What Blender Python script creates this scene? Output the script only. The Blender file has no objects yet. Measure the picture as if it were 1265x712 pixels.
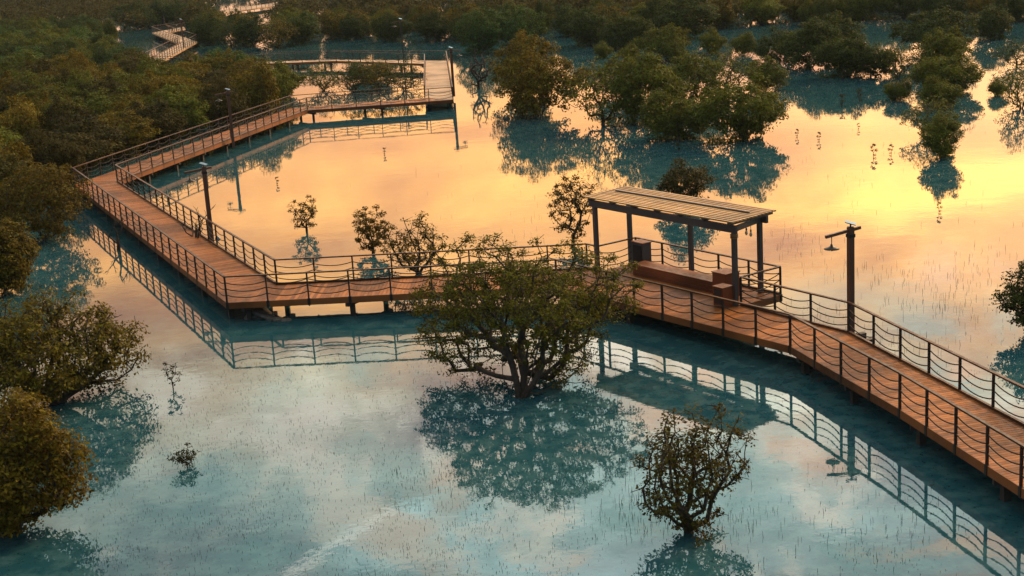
import bpy, bmesh, math, random
import numpy as np
from mathutils import Vector, Matrix
R = math.radians
C = bpy.context.scene
COL = C.collection

# ------------------------------------------------------------------ camera
PITCH, ROLL, CAMH, FPX = 0.24484711, -0.06230544, 14.8035, 1771.415
fw = Vector((0, math.cos(PITCH), -math.sin(PITCH))); rt = Vector((1, 0, 0)); up = rt.cross(fw)
rx = math.cos(ROLL) * rt + math.sin(ROLL) * up
ux = -math.sin(ROLL) * rt + math.cos(ROLL) * up
cam = bpy.data.cameras.new('camera'); camo = bpy.data.objects.new('camera', cam); COL.objects.link(camo)
cam.sensor_width = 36; cam.lens = FPX / 1265 * 36; cam.clip_end = 6000; cam.clip_start = 0.5
camo.matrix_world = Matrix(((rx.x, ux.x, -fw.x, 0), (rx.y, ux.y, -fw.y, 0), (rx.z, ux.z, -fw.z, CAMH), (0, 0, 0, 1)))
C.camera = camo

# ------------------------------------------------------------------ sky, sun, exposure
SUN_EL, SUN_AZ = R(26), R(48)          # azimuth measured from the view direction (+y) towards +x
w = bpy.data.worlds.new('World'); C.world = w; w.use_nodes = True
nt = w.node_tree; nt.nodes.clear()
def nd(t, tree=None, **k):
    n = (tree or nt).nodes.new(t)
    for a, v in k.items(): setattr(n, a, v)
    return n
def ln(a, b, tree=None): (tree or nt).links.new(a, b)
def mth(op, a, b=None, c=None, tree=None, clamp=False):
    n = nd('ShaderNodeMath', tree, operation=op); n.use_clamp = clamp
    for i, v in enumerate((a, b, c)):
        if v is None: continue
        if isinstance(v, (int, float)): n.inputs[i].default_value = v
        else: ln(v, n.inputs[i], tree)
    return n.outputs[0]
def mrange(v, a, b, c, d, tree=None, smooth=True):
    n = nd('ShaderNodeMapRange', tree, interpolation_type='SMOOTHSTEP' if smooth else 'LINEAR')
    ln(v, n.inputs[0], tree)
    for i, x in enumerate((a, b, c, d)): n.inputs[i + 1].default_value = x
    return n.outputs[0]
def mixc(f, a, b, tree=None, blend='MIX'):
    n = nd('ShaderNodeMix', tree, data_type='RGBA', blend_type=blend)
    for s, v in ((0, f), (6, a), (7, b)):
        if isinstance(v, (int, float)): n.inputs[s].default_value = v
        elif isinstance(v, tuple): n.inputs[s].default_value = (*v[:3], 1)
        else: ln(v, n.inputs[s], tree)
    return n.outputs[2]
def ramp(v, stops, tree=None):
    n = nd('ShaderNodeValToRGB', tree); e = n.color_ramp.elements
    while len(e) < len(stops): e.new(0.5)
    for q, (p, c) in zip(e, stops): q.position = p; q.color = (*c, 1)
    ln(v, n.inputs[0], tree); return n.outputs[0]
def noise(vec, scale, detail=4, rough=0.5, tree=None, dist=0.0):
    n = nd('ShaderNodeTexNoise', tree); n.inputs['Scale'].default_value = scale
    n.inputs['Detail'].default_value = detail; n.inputs['Roughness'].default_value = rough; n.inputs['Distortion'].default_value = dist
    ln(vec, n.inputs['Vector'], tree); return n.outputs[0]
tc = nd('ShaderNodeTexCoord'); sx = nd('ShaderNodeSeparateXYZ'); ln(tc.outputs['Generated'], sx.inputs[0])
el = mth('ARCSINE', sx.outputs[2]); az = mth('ARCTAN2', sx.outputs[0], sx.outputs[1])
cv = nd('ShaderNodeCombineXYZ'); ln(mth('MULTIPLY', az, 5.0), cv.inputs[0]); ln(mth('MULTIPLY', el, 17.0), cv.inputs[1])
cv2 = nd('ShaderNodeCombineXYZ'); ln(mth('MULTIPLY', az, 4.0), cv2.inputs[0]); ln(mth('MULTIPLY', el, 7.0), cv2.inputs[1]); cv2.inputs[2].default_value = 3.3
n1 = noise(cv.outputs[0], 1.0, 6, 0.55, dist=0.4)
n2 = noise(cv2.outputs[0], 1.6, 5, 0.55, dist=0.3)
elw = mth('ADD', el, mth('MULTIPLY', mth('SUBTRACT', n2, 0.5), 0.10))
SK = 4.5
t = mrange(elw, 0, R(45), 0, 1, smooth=False)
grad = ramp(t, [(0.0, (.36, .22, .13)), (0.10, (.44, .22, .075)), (0.175, (.62, .275, .040)), (0.235, (.84, .385, .048)),
                (0.30, (.74, .325, .058)), (0.35, (.66, .42, .18)), (0.405, (.70, .66, .48)), (0.50, (.52, .70, .66)), (0.60, (.50, .66, .66)), (0.70, (.36, .44, .43)), (1.0, (.10, .13, .16))])
cl = ramp(n1, [(.36, (.56, .40, .40)), (.50, (.90, .82, .78)), (.62, (1.0, 1.0, 1.0))])
clb = mrange(n1, 0.5, 0.7, 1.0, 1.55)
grad = mixc(1.0, mixc(1.0, grad, cl, blend='MULTIPLY'), clb, blend='MULTIPLY')
n3 = noise(cv2.outputs[0], 2.6, 6, 0.62, dist=0.7)
hi = mrange(el, R(13.5), R(18), 0, 1)
grad = mixc(mth('MULTIPLY', mrange(n3, .49, .64, 0, .85), hi), grad, (.31, .44, .40))
grad = mixc(mth('MULTIPLY', mrange(n3, .48, .36, 0, .85), hi), grad, (1.0, .88, .70))
n4 = noise(cv2.outputs[0], 1.9, 5, 0.6, dist=0.5)
peach = mth('MULTIPLY', mrange(n4, .50, .64, 0, .8), mth('MULTIPLY', mrange(el, R(12), R(15), 0, 1), mrange(az, R(-14), R(6), .25, 1)))
grad = mixc(peach, grad, (.80, .44, .24))
azf = mth('MULTIPLY', mrange(az, R(-26), R(8), 0.42, 1.0), mrange(az, R(28), R(80), 1.0, 0.6))
grad = mixc(1.0, grad, azf, blend='MULTIPLY')
grad = mixc(1.0, grad, mixc(mth('MULTIPLY', mrange(az, R(-18), R(2), 1, 0), mrange(el, R(10), R(13.5), 1, 0)), (1, 1, 1), (1.03, .93, 1.05)), blend='MULTIPLY')
def refl(px, py):
    d = ((px - 632.5) / FPX * rx - (py - 356) / FPX * ux + fw).normalized(); return Vector((d.x, d.y, -d.z))
ca, cb = refl(350, 714), refl(498, 622); cn = ca.cross(cb).normalized()          # an old condensation trail in the sky
def vdot(v):
    n = nd('ShaderNodeVectorMath', operation='DOT_PRODUCT'); ln(tc.outputs['Generated'], n.inputs[0]); n.inputs[1].default_value = v; return n.outputs['Value']
tr_w = mrange(mth('ABSOLUTE', vdot(cn)), .0, .0042, 1, 0)
tr_m = mth('MULTIPLY', tr_w, mrange(vdot(cb), math.cos(.002), math.cos(.012), .0, 1))
tr_m = mth('MULTIPLY', tr_m, mrange(vdot(((ca * .5 + cb * .5)).normalized()), math.cos(.055), math.cos(.04), 0, 1))
grad = mixc(mth('MULTIPLY', tr_m, .55), grad, (1.2, 1.15, 1.0))
side = mrange(mth('COSINE', az), -0.1, 0.85, 0, 1)
grad = mixc(side, (.030, .038, .045), grad)
grad = mixc(mrange(el, R(38), R(65), 0, 1), grad, (.21, .20, .15))
sky = nd('ShaderNodeTexSky', sky_type='NISHITA'); sky.sun_disc = False
sky.sun_elevation = SUN_EL; sky.sun_rotation = SUN_AZ; sky.dust_density = 3.0
sc = nd('ShaderNodeVectorMath', operation='SCALE'); ln(grad, sc.inputs[0]); sc.inputs['Scale'].default_value = SK / 0.05
ad = nd('ShaderNodeVectorMath', operation='ADD'); ln(sky.outputs[0], ad.inputs[0]); ln(sc.outputs[0], ad.inputs[1])
bg = nd('ShaderNodeBackground'); ln(ad.outputs[0], bg.inputs[0]); bg.inputs[1].default_value = 0.05
ow = nd('ShaderNodeOutputWorld'); ln(bg.outputs[0], ow.inputs[0])

sun = bpy.data.lights.new('sun', 'SUN'); suno = bpy.data.objects.new('sun', sun); COL.objects.link(suno)
sun.energy = 3.6; sun.angle = R(9); sun.color = (1.0, .58, .24)
sd = Vector((math.sin(SUN_AZ) * math.cos(SUN_EL), math.cos(SUN_AZ) * math.cos(SUN_EL), math.sin(SUN_EL)))
suno.rotation_euler = sd.to_track_quat('Z', 'Y').to_euler()
C.view_settings.view_transform = 'Standard'; C.view_settings.look = 'None'
C.view_settings.exposure = 0.0; C.view_settings.gamma = 1; C.view_settings.use_curve_mapping = False

# ------------------------------------------------------------------ helpers
def at(px, py, z=0.0):
    """place seen at pixel (px, py) of the 1265 x 712 photograph, on the level z"""
    d = (px - 632.5) / FPX * rx - (py - 356) / FPX * ux + fw
    k = (z - CAMH) / d.z
    return Vector((d.x * k, d.y * k, z))
def tag(o, label=None, cat=None, group=None, kind=None):
    if label: o['label'] = label
    if cat: o['category'] = cat
    if group: o['group'] = group
    if kind: o['kind'] = kind
    return o
def empty(name, loc, label=None, cat=None, group=None, rz=0):
    o = bpy.data.objects.new(name, None); COL.objects.link(o); o.location = loc; o.rotation_euler.z = rz
    o.empty_display_size = 0.3
    return tag(o, label, cat, group)
class MB:
    """collects boxes, tubes and faces; build() links them as one mesh object"""
    def __init__(s): s.v = []; s.f = []; s.n = 0
    def add(s, verts, faces):
        s.v.extend([tuple(x) for x in verts]); s.f.extend([tuple(i + s.n for i in f) for f in faces]); s.n += len(verts)
    def prism(s, poly, z0, z1):
        n = len(poly)
        s.add([(p[0], p[1], z0) for p in poly] + [(p[0], p[1], z1) for p in poly],
              [tuple(range(n - 1, -1, -1)), tuple(range(n, 2 * n))] + [(i, (i + 1) % n, n + (i + 1) % n, n + i) for i in range(n)])
    def bar(s, a, b, wd, ht, upv=Vector((0, 0, 1))):
        a = Vector(a); b = Vector(b); d = (b - a).normalized()
        if abs(d.dot(upv)) > .99: upv = Vector((0, 1, 0))
        sv = d.cross(upv).normalized() * wd / 2; uv = sv.cross(d).normalized() * ht / 2
        q = [a - sv - uv, a + sv - uv, a + sv + uv, a - sv + uv, b - sv - uv, b + sv - uv, b + sv + uv, b - sv + uv]
        s.add(q, [(0, 1, 2, 3), (7, 6, 5, 4), (0, 4, 5, 1), (1, 5, 6, 2), (2, 6, 7, 3), (3, 7, 4, 0)])
    def box(s, c, sx_, sy_, sz_, rz=0.0):
        cs, sn = math.cos(rz), math.sin(rz)
        pts = [(x * sx_ / 2, y * sy_ / 2) for x, y in ((-1, -1), (1, -1), (1, 1), (-1, 1))]
        s.prism([(c[0] + x * cs - y * sn, c[1] + x * sn + y * cs) for x, y in pts], c[2] - sz_ / 2, c[2] + sz_ / 2)
    def tube(s, pts, rad, sides=5, cap=True):
        pts = [Vector(p) for p in pts]; n = len(pts)
        if isinstance(rad, (int, float)): rad = [rad] * n
        vs = []
        ref = Vector((0.31, 0.2, 0.93)).normalized()
        for i, p in enumerate(pts):
            d = (pts[min(i + 1, n - 1)] - pts[max(i - 1, 0)]).normalized()
            if abs(d.dot(ref)) > .97: rr = Vector((1, 0, 0))
            else: rr = ref
            a = d.cross(rr).normalized(); b = d.cross(a)
            for k in range(sides):
                th = 2 * math.pi * k / sides
                vs.append(p + (a * math.cos(th) + b * math.sin(th)) * rad[i])
        fs = [(i * sides + k, i * sides + (k + 1) % sides, (i + 1) * sides + (k + 1) % sides, (i + 1) * sides + k) for i in range(n - 1) for k in range(sides)]
        if cap: fs += [tuple(range(sides - 1, -1, -1)), tuple((n - 1) * sides + k for k in range(sides))]
        s.add(vs, fs)
    def lathe(s, c, prof, sides=12):
        vs = [(c[0] + r * math.cos(2 * math.pi * k / sides), c[1] + r * math.sin(2 * math.pi * k / sides), c[2] + z) for r, z in prof for k in range(sides)]
        n = len(prof)
        fs = [(i * sides + k, i * sides + (k + 1) % sides, (i + 1) * sides + (k + 1) % sides, (i + 1) * sides + k) for i in range(n - 1) for k in range(sides)]
        fs += [tuple(range(sides - 1, -1, -1)), tuple((n - 1) * sides + k for k in range(sides))]
        s.add(vs, fs)
    def build(s, name, mat, parent=None, smooth=False, bevel=0.0, label=None):
        me = bpy.data.meshes.new(name); me.from_pydata(s.v, [], s.f)
        me.materials.append(mat); me.validate()
        if smooth: me.polygons.foreach_set('use_smooth', [True] * len(me.polygons))
        o = bpy.data.objects.new(name, me); COL.objects.link(o)
        if parent:
            o.parent = parent; root = parent
            T = Vector((0, 0, 0))
            while root: T += Vector(root.location); root = root.parent
            if s.world: me.transform(Matrix.Translation(-T))
        if bevel:
            m = o.modifiers.new('bevel', 'BEVEL'); m.width = bevel; m.segments = 2; m.limit_method = 'ANGLE'
        if label: o['label'] = label
        return o
    world = True          # coordinates were given in world space (roots are never rotated)
def copy_tree(o, parent=None):
    c = o.copy(); COL.objects.link(c)
    if parent: c.parent = parent
    for ch in list(o.children): copy_tree(ch, c)
    return c

# ------------------------------------------------------------------ materials
def mat(name, base=(.5, .5, .5), rough=.6, metal=0.0, spec=.5):
    m = bpy.data.materials.new(name); m.use_nodes = True
    b = m.node_tree.nodes['Principled BSDF']
    b.inputs['Base Color'].default_value = (*base, 1); b.inputs['Roughness'].default_value = rough
    b.inputs['Metallic'].default_value = metal; b.inputs['Specular IOR Level'].default_value = spec
    return m, m.node_tree, b
def wood(name, dark, light, rough=.5, grain=(3, 3, 3), spec=.5):
    m, T, b = mat(name, light, rough, spec=spec)
    tcn = nd('ShaderNodeTexCoord', T); g = nd('ShaderNodeNewGeometry', T)
    mp = nd('ShaderNodeMapping', T); mp.inputs['Scale'].default_value = grain; ln(tcn.outputs['Object'], mp.inputs[0], T)
    nz = noise(mp.outputs[0], 2.0, 5, .6, T)
    f = mth('ADD', mth('MULTIPLY', g.outputs['Random Per Island'], .8, tree=T), mth('MULTIPLY', nz, .35, tree=T), tree=T, clamp=True)
    c = mixc(f, dark, light, T)
    st = noise(tcn.outputs['Object'], .35, 3, .5, T)
    c = mixc(mrange(st, .42, .66, 0, .7, T), c, tuple(.55 * x for x in dark), T)
    ln(c, b.inputs['Base Color'], T)
    ln(mrange(nz, .3, .7, rough - .12, rough + .12, T), b.inputs['Roughness'], T)
    bp = nd('ShaderNodeBump', T); bp.inputs['Strength'].default_value = .25; bp.inputs['Distance'].default_value = .01
    ln(nz, bp.inputs['Height'], T); ln(bp.outputs[0], b.inputs['Normal'], T)
    return m
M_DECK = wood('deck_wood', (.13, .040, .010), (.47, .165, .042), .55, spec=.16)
M_GLARE = wood('glare_lit_wood', (.40, .23, .12), (.72, .46, .26), .55, spec=.3)  # far boardwalk timber, with the glare on it painted into a paler colour
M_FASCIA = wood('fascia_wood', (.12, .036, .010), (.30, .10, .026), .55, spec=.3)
M_RAIL = wood('handrail_wood', (.045, .018, .009), (.11, .045, .02), .5, spec=.25)
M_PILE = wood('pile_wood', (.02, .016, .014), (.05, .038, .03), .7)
M_POLE = wood('pole_wood', (.085, .032, .018), (.15, .058, .03), .5)
M_SLAT = wood('slat_wood', (.28, .145, .042), (.60, .335, .10), .5)
M_BENCH = wood('bench_wood', (.13, .034, .011), (.28, .08, .025), .5, spec=.3)
M_GREYP = wood('grey_painted_timber', (.06, .05, .05), (.11, .095, .09), .55)
M_METAL, _, _ = mat('dark_metal', (.022, .018, .017), .45, .3)
M_ROPE, _, _ = mat('tarred_rope', (.03, .022, .016), .8)
M_DARK, _, _ = mat('black_panel', (.012, .012, .014), .35)
M_SOLAR, _, _ = mat('solar_glass', (.02, .035, .06), .08, 0, .8)
M_GREY, _, _ = mat('grey_plastic', (.25, .26, .27), .4)
M_BULB, _, _ = mat('clear_bulb', (.55, .45, .3), .1)
M_CLOTH, _, _ = mat('black_cloth', (.01, .01, .011), .9)
M_SKIN, _, _ = mat('skin', (.35, .2, .13), .6)
def stone_mat():
    m, T, b = mat('wet_stone', (.1, .09, .08), .6)
    tcn = nd('ShaderNodeTexCoord', T); nz = noise(tcn.outputs['Object'], 4, 6, .6, T)
    ln(ramp(nz, [(.3, (.04, .04, .04)), (.7, (.17, .155, .13))], T), b.inputs['Base Color'], T); return m
M_STONE = stone_mat()
def bark_mat():
    m, T, b = mat('mangrove_bark', (.05, .035, .025), .85)
    tcn = nd('ShaderNodeTexCoord', T); nz = noise(tcn.outputs['Object'], 6, 5, .6, T)
    ln(ramp(nz, [(.3, (.018, .012, .009)), (.7, (.06, .042, .028))], T), b.inputs['Base Color'], T); return m
M_BARK = bark_mat()
def leaf_mat():
    m = bpy.data.materials.new('mangrove_leaves'); m.use_nodes = True; T = m.node_tree; T.nodes.clear()
    oi = nd('ShaderNodeObjectInfo', T); g = nd('ShaderNodeNewGeometry', T)
    rnd = g.outputs['Random Per Island']
    hs = nd('ShaderNodeHueSaturation', T); ln(oi.outputs['Color'], hs.inputs['Color'], T)
    ln(mrange(rnd, 0, 1, .485, .515, T, False), hs.inputs['Hue'], T)
    v = mth('POWER', rnd, 1.6, tree=T); ln(mrange(v, 0, 1, .45, 1.5, T, False), hs.inputs['Value'], T)
    d = nd('ShaderNodeBsdfPrincipled', T); ln(hs.outputs[0], d.inputs['Base Color'], T); d.inputs['Roughness'].default_value = .65
    d.inputs['Specular IOR Level'].default_value = .05
    tr = nd('ShaderNodeBsdfTranslucent', T)
    tcol = mixc(1.0, hs.outputs[0], (1.6, 1.25, .5), T, 'MULTIPLY'); ln(tcol, tr.inputs[0], T)
    mx = nd('ShaderNodeMixShader', T); mx.inputs[0].default_value = .24
    ln(d.outputs[0], mx.inputs[1], T); ln(tr.outputs[0], mx.inputs[2], T)
    o = nd('ShaderNodeOutputMaterial', T); ln(mx.outputs[0], o.inputs[0], T); return m
M_LEAF = leaf_mat()
def water_mat():
    m, T, b = mat('shallow_water', (.02, .08, .1), .015)
    b.inputs['IOR'].default_value = 1.36
    tcn = nd('ShaderNodeTexCoord', T); P = tcn.outputs['Object']
    a = noise(P, .05, 5, .55, T); a2 = noise(P, 1.3, 6, .65, T); a3 = noise(P, 5.0, 4, .7, T)
    c = ramp(a, [(.32, (.009, .052, .074)), (.5, (.013, .068, .090)), (.68, (.026, .092, .106))], T)
    c = mixc(mrange(a2, .42, .62, 0, .8, T), c, (.042, .112, .128), T)
    c = mixc(mrange(a3, .57, .66, 0, .75, T), c, (.008, .03, .04), T)      # mud specks on the bed
    ln(c, b.inputs['Base Color'], T)
    r1 = noise(P, .6, 3, .5, T); r2 = noise(P, 3.5, 3, .55, T)
    bp = nd('ShaderNodeBump', T); bp.inputs['Strength'].default_value = .05; bp.inputs['Distance'].default_value = .06
    ln(mth('ADD', r1, mth('MULTIPLY', r2, .25, tree=T), tree=T), bp.inputs['Height'], T)
    ln(bp.outputs[0], b.inputs['Normal'], T)
    return m
M_WATER = water_mat()

# ------------------------------------------------------------------ water
wm = MB(); wm.add([(-2500, -300, 0), (2500, -300, 0), (2500, 4500, 0), (-2500, 4500, 0)], [(0, 1, 2, 3)])
tag(wm.build('water', M_WATER), kind='structure')

# ------------------------------------------------------------------ boardwalks
DECK_Z, RAIL_Z = .85, 1.95
def clip(poly, a, n):
    out = []
    for i in range(len(poly)):
        p, q = poly[i], poly[(i + 1) % len(poly)]
        dp, dq = (p - a).dot(n), (q - a).dot(n)
        if dp >= 0: out.append(p)
        if (dp >= 0) != (dq >= 0): out.append(p + (q - p) * (dp / (dp - dq)))
    return out
def deck_section(quad, along, parent, pw=.15, kerb_sides=(), fascia_sides=(), name='deck', material=None):
    """planks laid across the direction of travel, cut to the section's outline; quad runs counter-clockwise"""
    q = [Vector((p[0], p[1])) for p in quad]; area = sum(q[i].x * q[(i + 1) % len(q)].y - q[(i + 1) % len(q)].x * q[i].y for i in range(len(q)))
    if area < 0: q.reverse()
    u = Vector((along[0], along[1])).normalized(); n = Vector((-u.y, u.x))
    t0 = min(p.dot(u) for p in q); t1 = max(p.dot(u) for p in q); s0 = min(p.dot(n) for p in q); s1 = max(p.dot(n) for p in q)
    m = MB(); k = int((t1 - t0) / pw) + 1
    for i in range(k):
        a, b = t0 + i * pw + .007, t0 + (i + 1) * pw - .007
        poly = [u * a + n * s0, u * b + n * s0, u * b + n * s1, u * a + n * s1]
        for j in range(len(q)):
            e = q[(j + 1) % len(q)] - q[j]; poly = clip(poly, q[j], Vector((-e.y, e.x)))
            if len(poly) < 3: break
        if len(poly) >= 3: m.prism(poly, DECK_Z - .035, DECK_Z)
    return m.build(name, material or M_DECK, parent)
def poly_sub(pts, step):
    """points along a polyline no farther than step apart, corners kept"""
    out = [pts[0]]
    for a, b in zip(pts, pts[1:]):
        L = (b - a).length; k = max(1, round(L / step))
        out += [a + (b - a) * (i / k) for i in range(1, k + 1)]
    return out
def railing(parent, pts, step=1.65, ropes=(.22, .48, .74), sag=.12, detail=True, base=-.30):
    """one run of railing: posts, handrail, sagging ropes"""
    P = [Vector((p[0], p[1], 0)) for p in pts]
    hr = MB()
    for a, b in zip(P, P[1:]):
        hr.bar(a + Vector((0, 0, RAIL_Z - .022)), b + Vector((0, 0, RAIL_Z - .022)), .1, .05)
    rail = hr.build('railing', M_RAIL, parent)
    S = poly_sub(P, step)
    post_me = None
    for i, p in enumerate(S):
        m = MB(); m.world = True
        d = (S[min(i + 1, len(S) - 1)] - S[max(i - 1, 0)]); rz = math.atan2(d.y, d.x)
        z0 = DECK_Z + base
        m.box((p.x, p.y, (z0 + RAIL_Z - .046) / 2), .06, .07, RAIL_Z - .046 - z0, rz)
        if detail:
            m.box((p.x, p.y, DECK_Z - .12), .12, .085, .26, rz)
        m.build('railing_post', M_METAL, rail)
    for rr in ropes:
        m = MB(); z = RAIL_Z - .05 - rr * 1.0
        pts_ = []
        for a, b in zip(S, S[1:]):
            L = (b - a).length; sg = sag * min(1.2, (L / 1.6)) ** 2
            for k in range(7):
                tt = k / 7
                q = a + (b - a) * tt; pts_.append(Vector((q.x, q.y, z - sg * 4 * tt * (1 - tt))))
        pts_.append(Vector((S[-1].x, S[-1].y, z)))
        m.tube(pts_, .02 if detail else .022, 5 if detail else 3)
        m.build('rope', M_ROPE, rail, smooth=True)
    return rail
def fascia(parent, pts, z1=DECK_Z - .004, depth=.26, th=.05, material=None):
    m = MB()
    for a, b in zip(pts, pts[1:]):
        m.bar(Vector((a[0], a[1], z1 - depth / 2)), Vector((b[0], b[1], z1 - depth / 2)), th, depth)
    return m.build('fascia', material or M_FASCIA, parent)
def kerb(parent, pts):
    m = MB()
    for a, b in zip(pts, pts[1:]):
        m.bar(Vector((a[0], a[1], DECK_Z + .042)), Vector((b[0], b[1], DECK_Z + .042)), .09, .075)
    return m.build('kerb_board', M_RAIL, parent)
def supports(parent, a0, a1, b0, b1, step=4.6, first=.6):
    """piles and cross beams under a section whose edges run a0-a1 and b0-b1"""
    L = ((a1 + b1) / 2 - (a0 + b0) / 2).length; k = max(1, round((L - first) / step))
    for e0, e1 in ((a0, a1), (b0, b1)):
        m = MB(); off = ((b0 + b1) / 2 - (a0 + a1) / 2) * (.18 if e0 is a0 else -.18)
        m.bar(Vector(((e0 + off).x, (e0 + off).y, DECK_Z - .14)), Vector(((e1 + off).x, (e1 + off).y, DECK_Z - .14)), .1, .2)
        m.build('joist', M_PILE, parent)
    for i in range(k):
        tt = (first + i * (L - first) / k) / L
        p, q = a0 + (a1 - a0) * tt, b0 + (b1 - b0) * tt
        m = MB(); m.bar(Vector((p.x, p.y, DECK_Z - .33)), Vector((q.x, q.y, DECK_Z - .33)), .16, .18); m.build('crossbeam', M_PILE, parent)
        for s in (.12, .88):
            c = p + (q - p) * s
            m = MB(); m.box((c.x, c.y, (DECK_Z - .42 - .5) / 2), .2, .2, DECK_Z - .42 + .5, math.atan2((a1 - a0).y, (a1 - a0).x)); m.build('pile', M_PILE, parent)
V2 = lambda p: Vector((p[0], p[1]))
bw = empty('boardwalk', (0, 60, 0), 'long reddish timber boardwalk on dark piles, zigzagging over the water past the pergola', 'boardwalk')
Co, Bo, Eo = V2((-11.55, 56.36)), V2((-27.13, 89.8)), V2((-18.23, 125.46))
Ci, Bi, Ei = V2((-9.9, 58.97)), V2((-24.45, 89.87)), V2((-16.5, 122.9))
Do, d2, d4 = V2((1.8, 55.72)), V2((9.1, 45.57)), V2((12.75, 29.6))
d3 = V2((10.85, 38.77))
un = (d2 - V2((4.48, 52.04))).normalized(); nn = Vector((-un.y, un.x))
if nn.x < 0: nn = -nn
Q = lambda s, o: V2((4.48, 52.04)) + un * s + nn * o            # along / across the pergola section
Di = V2((3.2, 58.3)); g0 = Q(-5.12, 2.6); g1 = Q(-5.12, 4.68); g2 = Q(3.1, 4.68); f0 = Q(3.1, 2.6)
f1, f2, f3 = V2((11.3, 46.62)), V2((13.34, 38.25)), V2((15.45, 29.6))
Fo, Fi = V2((-4.06, 124.11)), V2((-6.3, 126.5)); Go = V2((-5.76, 163.5))
Eo2 = V2((-17.9, 125.5))
def ins(a, b, k):      # a pulled k metres towards b
    return a + (b - a).normalized() * k
K = .07
secs = [((Eo, Ei, Bi, Bo), Eo - Bo), ((Bo, Bi, Ci, Co), Bo - Co), ((Co, Ci, Di, Do), Do - Co),
        ((Do, Di, f0, Q(3.1, 0)), un), ((Q(3.1, 0), f0, f1, d2), un), ((d2, f1, f2, d3), d3 - d2), ((d3, f2, f3, d4), d4 - d3)]
for q, al in secs: deck_section(q, al, bw)
deck_section((g0, g1, g2, f0), nn, bw)
Fi2 = V2((-6.62, 126.7))
deck_section((Eo, Fi2, Fo, Ei), Fo - Ei, bw)
Gi = V2((-8.1, 161.3))
deck_section((Fo, Fi2, Gi, Go), Go - Fo, bw, material=M_GLARE)
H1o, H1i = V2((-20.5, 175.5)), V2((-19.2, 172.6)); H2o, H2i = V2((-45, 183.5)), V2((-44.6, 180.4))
deck_section((Go, Gi, H1i, H1o), H1o - Go, bw, material=M_GLARE); deck_section((H1o, H1i, H2i, H2o), H2o - H1o, bw, material=M_GLARE)
# fascia boards, kerbs and railings on both edges
outer = [Eo, Bo, Co, Do, d2, d3, d4]; innerA = [g0, Di, Ci, Bi, Ei, Fo]; innerB = [f0, f1, f2, f3]
far_l = [Eo, Fi2, Gi, H1i, H2i]; far_r = [Fo, Go, H1o, H2o]
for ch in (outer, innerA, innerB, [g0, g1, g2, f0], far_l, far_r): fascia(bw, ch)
for ch in ([ins(g0, Di, .1), Di, Ci, Bi, Ei], innerB, [g1, g2]):
    cen = Vector((.06, .05)); kerb(bw, ch)
railing(bw, [Bo, Co]); railing(bw, [Co, Do, d2]); railing(bw, [d2, d3, d4]); railing(bw, [Eo, Bo], detail=False)
railing(bw, [Ci, Bi]); railing(bw, [g0, Di, Ci]); railing(bw, [Bi, Ei], detail=False)
railing(bw, innerB); railing(bw, [g0, g1]); railing(bw, [g1, g2]); railing(bw, [g2, f0])
railing(bw, [Ei, Fo], detail=False, step=2.2); railing(bw, [Eo, Fi2], detail=False, step=2.2)
railing(bw, [Fi2, Gi], detail=False, step=2.2); railing(bw, [Fo, Go], detail=False, step=2.2)
railing(bw, [Gi, H1i, H2i], detail=False, step=2.2); railing(bw, [Go, H1o, H2o], detail=False, step=2.2)
for a0, a1, b0, b1 in ((Bo, Eo, Bi, Ei), (Co, Bo, Ci, Bi), (Co, Do, Ci, Di), (Do, Q(3.1, 0), Di, f0), (d2, d3, f1, f2), (d3, d4, f2, f3),
                       (g0, f0, g1, g2), (Eo, Fi2, Ei, Fo), (Fo, Go, Fi2, Gi), (Go, H1o, Gi, H1i), (H1o, H2o, H1i, H2i)):
    supports(bw, a0, a1, b0, b1)

def far_walk(name, label, left, right):
    o = empty(name, Vector((*left[0][:2], 0)), label, 'boardwalk')
    L = [V2(p) for p in left]; Rr = [V2(p) for p in right]
    for i in range(len(L) - 1):
        deck_section((L[i], Rr[i], Rr[i + 1], L[i + 1]), L[i + 1] - L[i], o, pw=.4, material=M_GLARE)
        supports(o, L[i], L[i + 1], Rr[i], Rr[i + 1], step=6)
    fascia(o, L, material=M_GLARE); fascia(o, Rr, material=M_GLARE)
    for ch in (L, Rr):
        for a, b in zip(ch, ch[1:]): railing(o, [a, b], detail=False, step=2.2)
    return o
Z = lambda x, y: at(160 + x / 6.325, y / 6.325, RAIL_Z)
far_walk('boardwalk', 'far pale boardwalk making a sharp zigzag among the trees with a person on it',
         [Z(60, 440), Z(385, 287), Z(172, 208), Z(420, 163)], [Z(170, 452), Z(522, 270), Z(296, 203), Z(430, 177)])
far_walk('boardwalk', 'farthest pale boardwalk crossing an opening in the trees at the top of the picture',
         [Z(700, 45), Z(1010, 3), Z(1200, -25)], [Z(735, 62), Z(1030, 22), Z(1220, -8)])
far_walk('boardwalk', 'short pale boardwalk stretch just below the farthest walkway',
         [Z(815, 92), Z(975, 73)], [Z(835, 112), Z(985, 92)])

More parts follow.
